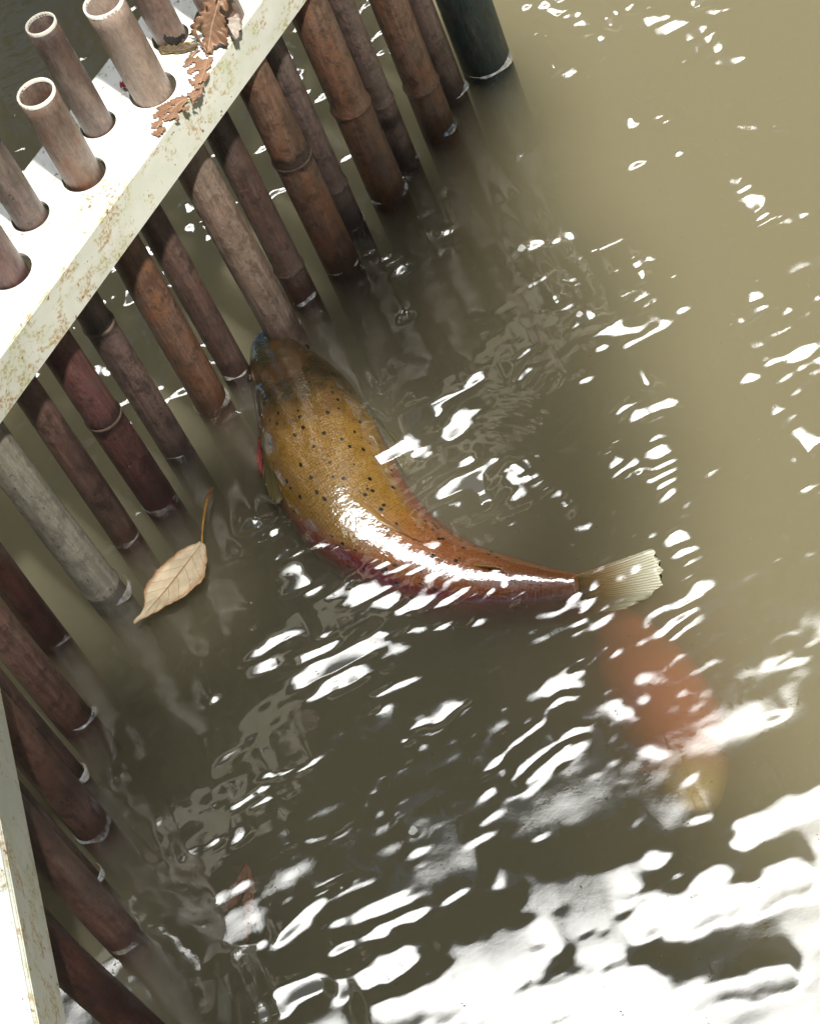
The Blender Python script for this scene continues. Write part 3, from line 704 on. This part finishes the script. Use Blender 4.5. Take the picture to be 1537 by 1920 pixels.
def fish_body(name, spine, prof, mat, n=110, seg=44, roll=0.0):
    """spine: (x, y, z of the back's ridge); prof: u -> (half width, height above axis, depth below axis)"""
    c, Ltot = spline(spine, n); us = np.linspace(0, 1, n)
    w = np.interp(us, prof[:, 0], prof[:, 1]); hu = np.interp(us, prof[:, 0], prof[:, 2]); hd = np.interp(us, prof[:, 0], prof[:, 3])
    k = np.ones(7) / 7
    def sm(a): return np.convolve(np.pad(a, 3, mode='edge'), k, 'valid')
    w, hu, hd = sm(w), sm(hu), sm(hd)
    w[0] *= 0.35; hu[0] *= 0.35; hd[0] *= 0.35; w[1] *= 0.75; hu[1] *= 0.75; hd[1] *= .75
    tan = np.gradient(c, axis=0); tan /= np.linalg.norm(tan, axis=1)[:, None]
    V, F, UV, NO = [], [], [], []
    frames = []
    for i in range(n):
        t = tan[i]; s = np.cross(t, [0, 0, 1.0]); s /= np.linalg.norm(s); up = np.cross(s, t)
        rl = roll * min(1, us[i] * 3); s, up = s * math.cos(rl) + up * math.sin(rl), up * math.cos(rl) - s * math.sin(rl)
        ax = c[i] - np.array([0, 0, 1.0]) * hu[i]; frames.append((ax, s, up, w[i], hu[i], hd[i], t))
        for j in range(seg + 1):
            a = -math.pi + 2 * math.pi * j / seg          # 0 = top
            ca, sa = math.cos(a), math.sin(a)
            rx = math.copysign(abs(sa) ** 0.92, sa) * w[i]; rz = (abs(ca) ** 0.95) * (hu[i] if ca > 0 else -hd[i])
            V.append(ax + s * rx + up * rz); UV.append((us[i] * Ltot, a * max(w[i], 0.01))); NO.append((us[i], abs(a) / math.pi))
    for i in range(n - 1):
        for j in range(seg):
            a = i * (seg + 1) + j; F.append((a, a + 1, a + seg + 2, a + seg + 1))
    F.append(tuple(range(seg + 1))[::-1]); F.append(tuple((n - 1) * (seg + 1) + j for j in range(seg + 1)))
    o = mesh_obj(name, V, F, mat)
    for lay, dat in (('body', UV), ('norm', NO)):
        l = o.data.uv_layers.new(name=lay); idx = np.zeros(len(o.data.loops), np.int32); o.data.loops.foreach_get('vertex_index', idx)
        l.data.foreach_set('uv', np.array(dat, np.float32)[idx].ravel())
    return o, frames

def fin(name, root_pts, tip_pts, mat, parent, thick=0.0022, sag=None, rag=0.0):
    """a fan of rays from a root line to a tip line"""
    n, k = 18, 10
    R, _ = spline(root_pts, n); T, _ = spline(tip_pts, n)
    nr = np.cross(R[-1] - R[0] + T[-1] - T[0], T[n // 2] - R[n // 2]); nr /= np.linalg.norm(nr)
    V, F, UV = [], [], []
    for side in (1, -1):
        for i in range(n):
            for j in range(k):
                t = j / (k - 1); tt = t * (1 + rag * (random.random() - 0.5) * (t > 0.95))
                p = R[i] * (1 - tt) + T[i] * tt + nr * (0.0012 * math.sin(i * 2.2) * t + (sag or 0) * math.sin(t * 3.14))
                p = p + nr * side * thick * 0.5 * (1 - 0.75 * t); V.append(p); UV.append((t, i / (n - 1)))
    for s_ in range(2):
        b = s_ * n * k
        for i in range(n - 1):
            for j in range(k - 1):
                q = (b + i * k + j, b + (i + 1) * k + j, b + (i + 1) * k + j + 1, b + i * k + j + 1); F.append(q if s_ == 0 else q[::-1])
    b = n * k
    for i in range(n - 1): F.append((i * k + k - 1, (i + 1) * k + k - 1, b + (i + 1) * k + k - 1, b + i * k + k - 1))
    for e in (0, n - 1):
        for j in range(k - 1): F.append((e * k + j, e * k + j + 1, b + e * k + j + 1, b + e * k + j))
    o = mesh_obj(name, V, F, mat, parent)
    l = o.data.uv_layers.new(name='fin'); idx = np.zeros(len(o.data.loops), np.int32); o.data.loops.foreach_get('vertex_index', idx)
    l.data.foreach_set('uv', np.array(UV, np.float32)[idx].ravel()); return o

def ball(name, c, r, mat, parent, sc=(1, 1, 1), seg=20):
    bm = bmesh.new(); bmesh.ops.create_uvsphere(bm, u_segments=seg, v_segments=seg // 2, radius=r)
    for v in bm.verts: v.co = Vector(c) + Vector((v.co.x * sc[0], v.co.y * sc[1], v.co.z * sc[2]))
    return bm_obj(name, bm, mat, parent)

# first fish: px of the back's middle line and ridge height
SP = [(488, 622, .004), (512, 662, .014), (547, 715, .018), (574, 780, .020), (610, 862, .019), (660, 935, .015), (744, 1006, .006), (840, 1052, -.001), (940, 1073, -.004), (1020, 1084, -.010), (1078, 1089, -.013)]
spine = [P(x, y, z) for x, y, z in SP]
#            u     half w  up     down
prof = np.array([(0, .016, .010, .010), (.03, .026, .018, .020), (.10, .044, .034, .040), (.18, .060, .046, .056), (.30, .071, .046, .070), (.42, .071, .046, .078),
                 (.55, .064, .046, .080), (.68, .054, .044, .072), (.80, .043, .040, .060), (.90, .032, .036, .046), (1.0, .018, .034, .036)])
trout, fr = fish_body('fish', spine, prof, M_fish, roll=0.10)
tag(trout, 'golden brown trout with small black dots, breaking the surface with its snout against the bamboo', 'fish')
def on(i, ang, k=1.0):
    ax, s, up, w, hu, hd, t = fr[i]; ca, sa = math.cos(ang), math.sin(ang)
    return ax + s * sa * w * k + up * (hu if ca > 0 else hd) * ca * k
n_ = len(fr) - 1
ax, s, up, w, hu, hd, t = fr[n_]
fin('tail_fin', [ax + up * hu * 0.95 - t * .012, ax - t * 0.004, ax - up * hd * 0.95 - t * .012],
    [P(1222, 1028, .002), P(1236, 1062, -.003), P(1230, 1106, -.010), P(1172, 1142, -0.035)], M_tail, trout, 0.003, rag=0.12)
ii = np.linspace(int(n_ * .50), int(n_ * .60), 6).astype(int)
fin('dorsal_fin', [on(i, 0.02, 0.98) for i in ii], [on(min(i + 9, n_), -0.06, 1.03) + np.array([0, 0, 0.003 * (1 - k / 6)]) for k, i in enumerate(ii)], M_gold, trout, 0.003)
i0, i1 = int(n_ * .80), int(n_ * .84)
fin('adipose_fin', [on(i, 0.0, 0.97) for i in np.linspace(i0, i1, 4).astype(int)], [on(i, 0.05, 1.08) + fr[i][6] * 0.018 + np.array([0, 0, .003]) for i in np.linspace(i0, i1, 4).astype(int)], M_gold, trout, 0.004)
# side of the fin that lies against the flank on the fence side of the body
sgn = 1.0 if proj(on(int(n_ * .3), 1.2))[0] < proj(on(int(n_ * .3), -1.2))[0] else -1.0
i0, i1 = int(n_ * .215), int(n_ * .26)
fin('pectoral_fin', [on(i, sgn * 1.15, 1.0) for i in np.linspace(i0, i1, 4).astype(int)],
    [P(497, 905, .006), P(508, 935, .008), P(520, 945, .010), P(531, 935, .012)], M_pect, trout, 0.003, sag=0.004)
fin('pectoral_fin', [on(i, -sgn * 1.5, 1.0) for i in np.linspace(i0, i1, 4).astype(int)],
    [P(745, 830, -.03), P(770, 850, -.035), P(775, 872, -.04), P(760, 890, -.045)], M_pect, trout, 0.003)
i0, i1 = int(n_ * .24), int(n_ * .30)
fin('gill_edge', [on(i, sgn * 1.35, 1.0) for i in np.linspace(i0, i1, 4).astype(int)], [on(i + 4, sgn * 1.5, 1.10) for i in np.linspace(i0, i1, 4).astype(int)], M_pectred, trout, 0.003)
for sg in (1, -1):
    p = on(int(n_ * .085), sg * 1.30, 0.93)
    e = ball('eye', p, 0.0050, M_eyering, trout); ball('pupil', p + np.array([0, 0, 0.0]) + fr[8][1] * sg * 0.0035, 0.0038, M_eye, e)
for sg in (1, -1):
    ball('nostril', on(int(n_ * .03), sg * 0.5, 0.99), 0.0016, M_eye, trout, seg=10)

# second fish, deeper in the murk
KP = [(1140, 1128, -.108), (1172, 1195, -.102), (1215, 1262, -.098), (1252, 1330, -.096), (1278, 1400, -.092), (1290, 1450, -.084), (1296, 1490, -.066), (1297, 1512, -.066)]
kprof = np.array([(0, .012, .02, .02), (.12, .036, .035, .035), (.3, .053, .045, .05), (.5, .056, .048, .055), (.65, .049, .042, .045), (.8, .036, .032, .036), (.92, .024, .022, .026), (1, .010, .012, .014)])
koi, kf = fish_body('fish', [P(x, y, z) for x, y, z in KP], kprof, M_koi, n=80, seg=32)
tag(koi, 'blurred orange red fish with a pale yellow end, sunk deep in the murky water', 'fish')
fr = kf; n_ = len(fr) - 1
ax, s_, up, w, hu, hd, t = fr[0]
fin('tail_fin', [ax + up * hu * 0.9 + t * .01, ax + t * 0.006, ax - up * hd * 0.9 + t * .01], [P(1120, 1120, -.075), P(1130, 1135, -.09), P(1120, 1150, -.11)], M_koired, koi, 0.003)
ksg = 1.0 if proj(on(int(n_ * .7), 1.2))[0] > proj(on(int(n_ * .7), -1.2))[0] else -1.0
ii = np.linspace(int(n_ * .66), int(n_ * .74), 4).astype(int)
fin('pectoral_fin', [on(i, ksg * 1.5, 1.0) for i in ii], [P(1352, 1345, -.05), P(1362, 1365, -.05), P(1358, 1385, -.055), P(1345, 1395, -.06)], M_koifin, koi, 0.003)
fin('pectoral_fin', [on(i, -ksg * 1.5, 1.0) for i in ii], [P(1190, 1425, -.07), P(1195, 1440, -.075), P(1205, 1450, -.08), P(1215, 1452, -.08)], M_koired, koi, 0.003)
# ------------------------------------------------------------------ leaves and litter
def leaf_mat(name, base, edge, vein, blot, sss=0.15):
    m = N(name); uv = m.n('UVMap', uv_map='leaf').outputs[0]; s2 = m.n('SeparateXYZ', {0: uv}); u, v = s2.outputs[0], s2.outputs[1]
    o = m.n('TexCoord').outputs['Object']
    a = m.noise(o, 60, 4, 0.6); b = m.noise(o, 190, 4, 0.7)
    av = m.math('ABSOLUTE', v)
    c = m.mix(m.ramp(a, 0.35, 0.65), base, tuple(0.78 * x for x in base))
    c = m.mix(m.ramp(av, 0.72, 1.0, 0, 0.8), c, edge)
    # side veins slant away from the midrib
    sl = m.math('SUBTRACT', m.math('MULTIPLY', u, 8.0), m.math('MULTIPLY', av, 1.6)); sl = m.math('ADD', sl, m.math('MULTIPLY', a, 0.5))
    fr_ = m.math('ABSOLUTE', m.math('SUBTRACT', m.math('FRACT', sl), 0.5))
    c = m.mix(m.ramp(fr_, 0.06, 0.015, 0, 0.55), c, vein)
    c = m.mix(m.ramp(av, 0.06, 0.02, 0, 0.85), c, vein)
    c = m.mix(m.ramp(b, 0.60, 0.72, 0, 0.6), c, blot)
    m.bsdf(Base_Color=c, Roughness=0.55, Normal=m.bump(m.math('ADD', fr_, a), 0.35, 0.0015)); return m.m
M_lf = leaf_mat('dry_tan_leaf', (0.68, 0.56, 0.38), (0.36, 0.17, 0.06), (0.26, 0.13, 0.05), (0.30, 0.16, 0.06))
M_lb = leaf_mat('crumpled_brown_leaf', (0.22, 0.125, 0.075), (0.15, 0.075, 0.04), (0.38, 0.27, 0.18), (0.06, 0.035, 0.025))
M_lr = leaf_mat('rust_brown_leaf_scrap', (0.21, 0.115, 0.068), (0.16, 0.075, 0.04), (0.32, 0.20, 0.12), (0.12, 0.06, 0.03))
M_lg = leaf_mat('grey_brown_leaf', (0.33, 0.29, 0.25), (0.10, 0.07, 0.055), (0.45, 0.38, 0.30), (0.05, 0.04, 0.035))
M_ls = leaf_mat('sunken_brown_leaf', (0.30, 0.15, 0.08), (0.25, 0.12, 0.06), (0.40, 0.22, 0.12), (0.12, 0.06, 0.03))
M_ly = leaf_mat('olive_yellow_leaf', (0.09, 0.06, 0.035), (0.28, 0.22, 0.04), (0.22, 0.17, 0.06), (0.04, 0.03, 0.02))
M_stem = simple_mat('amber_leaf_stem', (0.46, 0.26, 0.05), (0.22, 0.085, 0.035), 60, 0.45)
M_redbit = simple_mat('red_leaf_scrap', (0.35, 0.02, 0.015), (0.20, 0.015, 0.012), 60, 0.5)
M_white = simple_mat('white_petal', (0.80, 0.78, 0.72), (0.72, 0.70, 0.62), 60, 0.5)
M_black = simple_mat('black_mould', (0.012, 0.014, 0.015), (0.02, 0.018, 0.016), 80, 0.8)

def leaf_blade(name, mid, left, right, mat, parent=None, thick=0.0006, zl=0.0, zr=0.0, wav=0.001, n=40, k=9, holes=0.0, seed=0, tooth=0.0):
    """mid, left, right: point rows along the blade (photo px + z), base to tip"""
    M_, _ = spline([P(*p) for p in mid], n); Lf, _ = spline([P(*p) for p in left], n); Rg, _ = spline([P(*p) for p in right], n)
    r_ = random.Random(seed); V, UV, F = [], [], []
    ph = [r_.random() * 6 for _ in range(4)]
    for i in range(n):
        for j in range(-k, k + 1):
            t = abs(j) / k; e = (Lf if j < 0 else Rg)[i]
            tt = t * (1 + tooth * (r_.random() - 0.5)) if t == 1 else t
            p = M_[i] * (1 - tt) + e * tt
            z = (zl if j < 0 else zr) * t * t * math.sin(math.pi * min(1, i / (n - 1) * 1.1)) + wav * (math.sin(i * 0.6 + ph[0] + j * 0.4) + 0.7 * math.sin(i * 1.3 + ph[1] - j * 0.7)) * t - 0.0008 * (t < 0.05)
            V.append(p + np.array([0, 0, z])); UV.append((i / (n - 1), j / k))
    w = 2 * k + 1
    for i in range(n - 1):
        for j in range(w - 1):
            a = i * w + j
            if holes:
                q = V[a]; hn = float(vnoise(np.array(q[0] * 150 + seed), np.array(q[1] * 150), 71) + 0.4 * vnoise(np.array(q[0] * 420), np.array(q[1] * 420 + seed), 72))
                edge = abs(j - k + 0.5) / k
                if hn > 0.75 - holes * (0.4 + edge): continue
            F.append((a, a + 1, a + w + 1, a + w))
    o = mesh_obj(name, V, F, mat, parent)
    l = o.data.uv_layers.new(name='leaf'); idx = np.zeros(len(o.data.loops), np.int32); o.data.loops.foreach_get('vertex_index', idx)
    l.data.foreach_set('uv', np.array(UV, np.float32)[idx].ravel())
    md = o.modifiers.new('thickness', 'SOLIDIFY'); md.thickness = thick; md.offset = 0
    return o
def tube(name, pts, radii, mat, parent=None, seg=10):
    c, _ = spline(pts, 30); r = np.interp(np.linspace(0, 1, 30), np.linspace(0, 1, len(radii)), radii); V, F = [], []
    tn = np.gradient(c, axis=0)
    for i in range(30):
        t = tn[i] / np.linalg.norm(tn[i]); a = np.cross(t, [0.1, 0.2, 1]); a /= np.linalg.norm(a); b = np.cross(t, a)
        V += [c[i] + r[i] * (a * math.cos(6.283 * k / seg) + b * math.sin(6.283 * k / seg)) for k in range(seg)]
    for i in range(29):
        for k in range(seg): F.append((i * seg + k, i * seg + (k + 1) % seg, (i + 1) * seg + (k + 1) % seg, (i + 1) * seg + k))
    F.append(tuple(range(seg))[::-1]); F.append(tuple(29 * seg + k for k in range(seg)))
    return mesh_obj(name, V, F, mat, parent)

z = 0.006
lf = leaf_blade('dry_leaf', [(379, 1017, z), (345, 1062, z), (312, 1105, z), (288, 1132, z), (272, 1150, z), (251, 1168, z)],
    [(374, 1014, z), (335, 1040, z), (300, 1074, z), (277, 1103, z), (270, 1140, z), (250, 1167, z)],
    [(386, 1022, z), (389, 1052, z), (378, 1092, z), (338, 1124, z), (292, 1148, z), (253, 1170, z)], M_lf, zl=0.006, zr=0.002, wav=0.0009, tooth=0.10, seed=3)
tag(lf, 'pale tan dry leaf with an amber stem, floating beside the whitish pole', 'leaf')
tube('stem', [P(379, 1018, .006), P(380, 990, .008), P(384, 960, .010), (P(389, 935, .010)), P(399, 914, .006)], [.0012, .0014, .0017, .0026, .0016], M_stem, lf)
zp = ZB + 0.0035
ob = leaf_blade('crumpled_leaf', [(421, -30, zp + .065), (408, 10, zp + .050), (398, 45, zp + .030), (393, 75, zp + .012), (390, 100, zp + .003)],
    [(400, -30, zp + .060), (378, 20, zp + .040), (356, 60, zp + .018), (370, 75, zp + .008), (388, 100, zp + .002)],
    [(440, -30, zp + .060), (425, 15, zp + .045), (424, 50, zp + .024), (424, 75, zp + .010), (396, 98, zp + .002)], M_lb, wav=0.0025, n=50, holes=0.06, seed=5, tooth=0.3)
tag(ob, 'large crumpled brown leaf with pale veins, lying on the beam against the top pole', 'leaf')
gl_ = leaf_blade('curled_leaf', [(412, 20, zp + .010), (424, 40, zp + .016), (436, 62, zp + .012), (444, 74, zp + .005)],
    [(408, 30, zp + .004), (412, 46, zp + .006), (425, 55, zp + .004), (440, 76, zp + .003)],
    [(425, 12, zp + .012), (446, 24, zp + .012), (453, 46, zp + .010), (448, 72, zp + .004)], M_lg, wav=0.0018, n=30, seed=8, tooth=0.1)
tag(gl_, 'small grey curled leaf with a blackened edge, beside the large crumpled leaf', 'leaf')
sc1 = leaf_blade('leaf_scrap', [(392, 98, zp), (385, 130, zp), (378, 150, zp), (366, 180, zp), (340, 190, zp), (310, 220, zp), (285, 252, zp)],
    [(370, 92, zp), (352, 105, zp), (345, 136, zp), (362, 168, zp), (333, 182, zp), (292, 206, zp), (282, 250, zp)],
    [(400, 102, zp), (396, 130, zp), (384, 160, zp), (372, 186, zp), (348, 210, zp), (318, 236, zp), (298, 256, zp)], M_lr, wav=0.0006, n=110, k=12, holes=0.52, seed=11, tooth=0.25)
tag(sc1, 'ragged lacy rust brown leaf remnant stuck flat along the front edge of the beam', 'leaf')
yl = leaf_blade('yellow_leaf', [(296, 90, zp + .003), (320, 94, zp + .004), (345, 92, zp + .004), (372, 84, zp + .005)],
    [(297, 88, zp + .004), (320, 84, zp + .006), (345, 80, zp + .008), (371, 80, zp + .006)],
    [(302, 101, zp), (322, 100, zp), (348, 98, zp), (370, 88, zp + .002)], M_ly, wav=0.001, n=24, seed=14)
tag(yl, 'narrow brown leaf with yellow rim, wedged at a pole stub foot on the beam', 'leaf')
mo = leaf_blade('mouldy_leaf', [(306, 72, zp + .016), (322, 74, zp + .018), (336, 72, zp + .018), (347, 66, zp + .016)],
    [(308, 66, zp + .022), (322, 70, zp + .022), (336, 68, zp + .022), (346, 63, zp + .020)],
    [(312, 80, zp + .008), (324, 84, zp + .008), (338, 80, zp + .008), (346, 70, zp + .012)], M_black, wav=0.001, n=24, seed=15, tooth=0.5)
tag(mo, 'small black mouldy leaf clinging to a pole stub above the beam', 'leaf')
rb = leaf_blade('red_leaf', [(225, 160, zp + .002), (235, 158, zp + .005), (247, 156, zp + .003)], [(226, 156, zp + .003), (234, 150, zp + .008), (246, 154, zp + .004)], [(226, 164, zp), (236, 164, zp + .002), (247, 160, zp)], M_redbit, wav=0.001, n=16, k=4, seed=17, tooth=0.5)
tag(rb, 'tiny bright red leaf scrap on the beam behind a pole stub', 'leaf')
sk = leaf_blade('sunken_leaf', [(462, 1610, -.020), (458, 1640, -.022), (445, 1675, -.026), (430, 1705, -.030)], [(459, 1618, -.020), (446, 1645, -.022), (430, 1675, -.026), (424, 1702, -.03)], [(464, 1618, -.020), (461, 1650, -.022), (450, 1685, -.026), (432, 1708, -.03)], M_ls, wav=0.001, n=24, seed=19)
tag(sk, 'slim brown leaf drifting under the surface, the left of a forked pair', 'leaf')
sk = leaf_blade('sunken_leaf', [(462, 1615, -.018), (471, 1650, -.020), (466, 1700, -.022), (463, 1770, -.026)], [(460, 1622, -.018), (463, 1655, -.020), (454, 1700, -.022), (460, 1765, -.026)], [(465, 1622, -.018), (477, 1655, -.020), (476, 1700, -.022), (466, 1768, -.026)], M_ls, wav=0.001, n=24, seed=20)
tag(sk, 'longer brown leaf drifting under the surface, the right of a forked pair', 'leaf')
PET = ((978, 465, .0052, 'white petal floating alone on open water below the green post'), (1086, 589, .0042, 'white petal floating among ripples right of the fence'), (775, 1557, .0050, 'white petal floating with a ring of ripples below the fish'), (1131, 1488, .002, 'tiny white speck floating left of the sunken orange fish'),
       (640, 1665, .0015, 'tiny white speck floating among the streaks near the bottom'))
for px_, py_, r, lab in PET:
    c = P(px_, py_, 0.004); bm = bmesh.new(); bmesh.ops.create_icosphere(bm, subdivisions=3, radius=r)
    for v in bm.verts:
        q = v.co.copy(); nn = 1 + 0.3 * math.sin(q.x * 900 + q.y * 500) * 0.6
        v.co = Vector(c) + Vector((q.x * nn, q.y * (0.8 + 0.25 * nn), q.z * 0.35 + 0.12 * r * math.sin(q.x / r * 3)))
    tag(bm_obj('petal', bm, M_white), lab, 'petal', 'white petals and specks afloat')
V, F = [], []
for k in range(420):
    c = P(_rs.uniform(200, 1537), _rs.uniform(0, 1920)); r = _rs.uniform(0.0003, 0.0009); a0 = _rs.random() * 6; b = len(V)
    for q in range(6): V.append((c[0] + r * (1 + 0.5 * _rs.random()) * math.cos(a0 + q * 1.047), c[1] + r * math.sin(a0 + q * 1.047), 0.0035))
    V.append((c[0], c[1], 0.0041)); V.append((c[0], c[1], 0.003))
    for q in range(6): F += [(b + q, b + (q + 1) % 6, b + 6), (b + (q + 1) % 6, b + q, b + 7)]
tag(mesh_obj('pollen', V, F, M_lf), 'fine pale pollen and dust specks scattered over the pond surface', 'pollen', kind='stuff')
#MORE
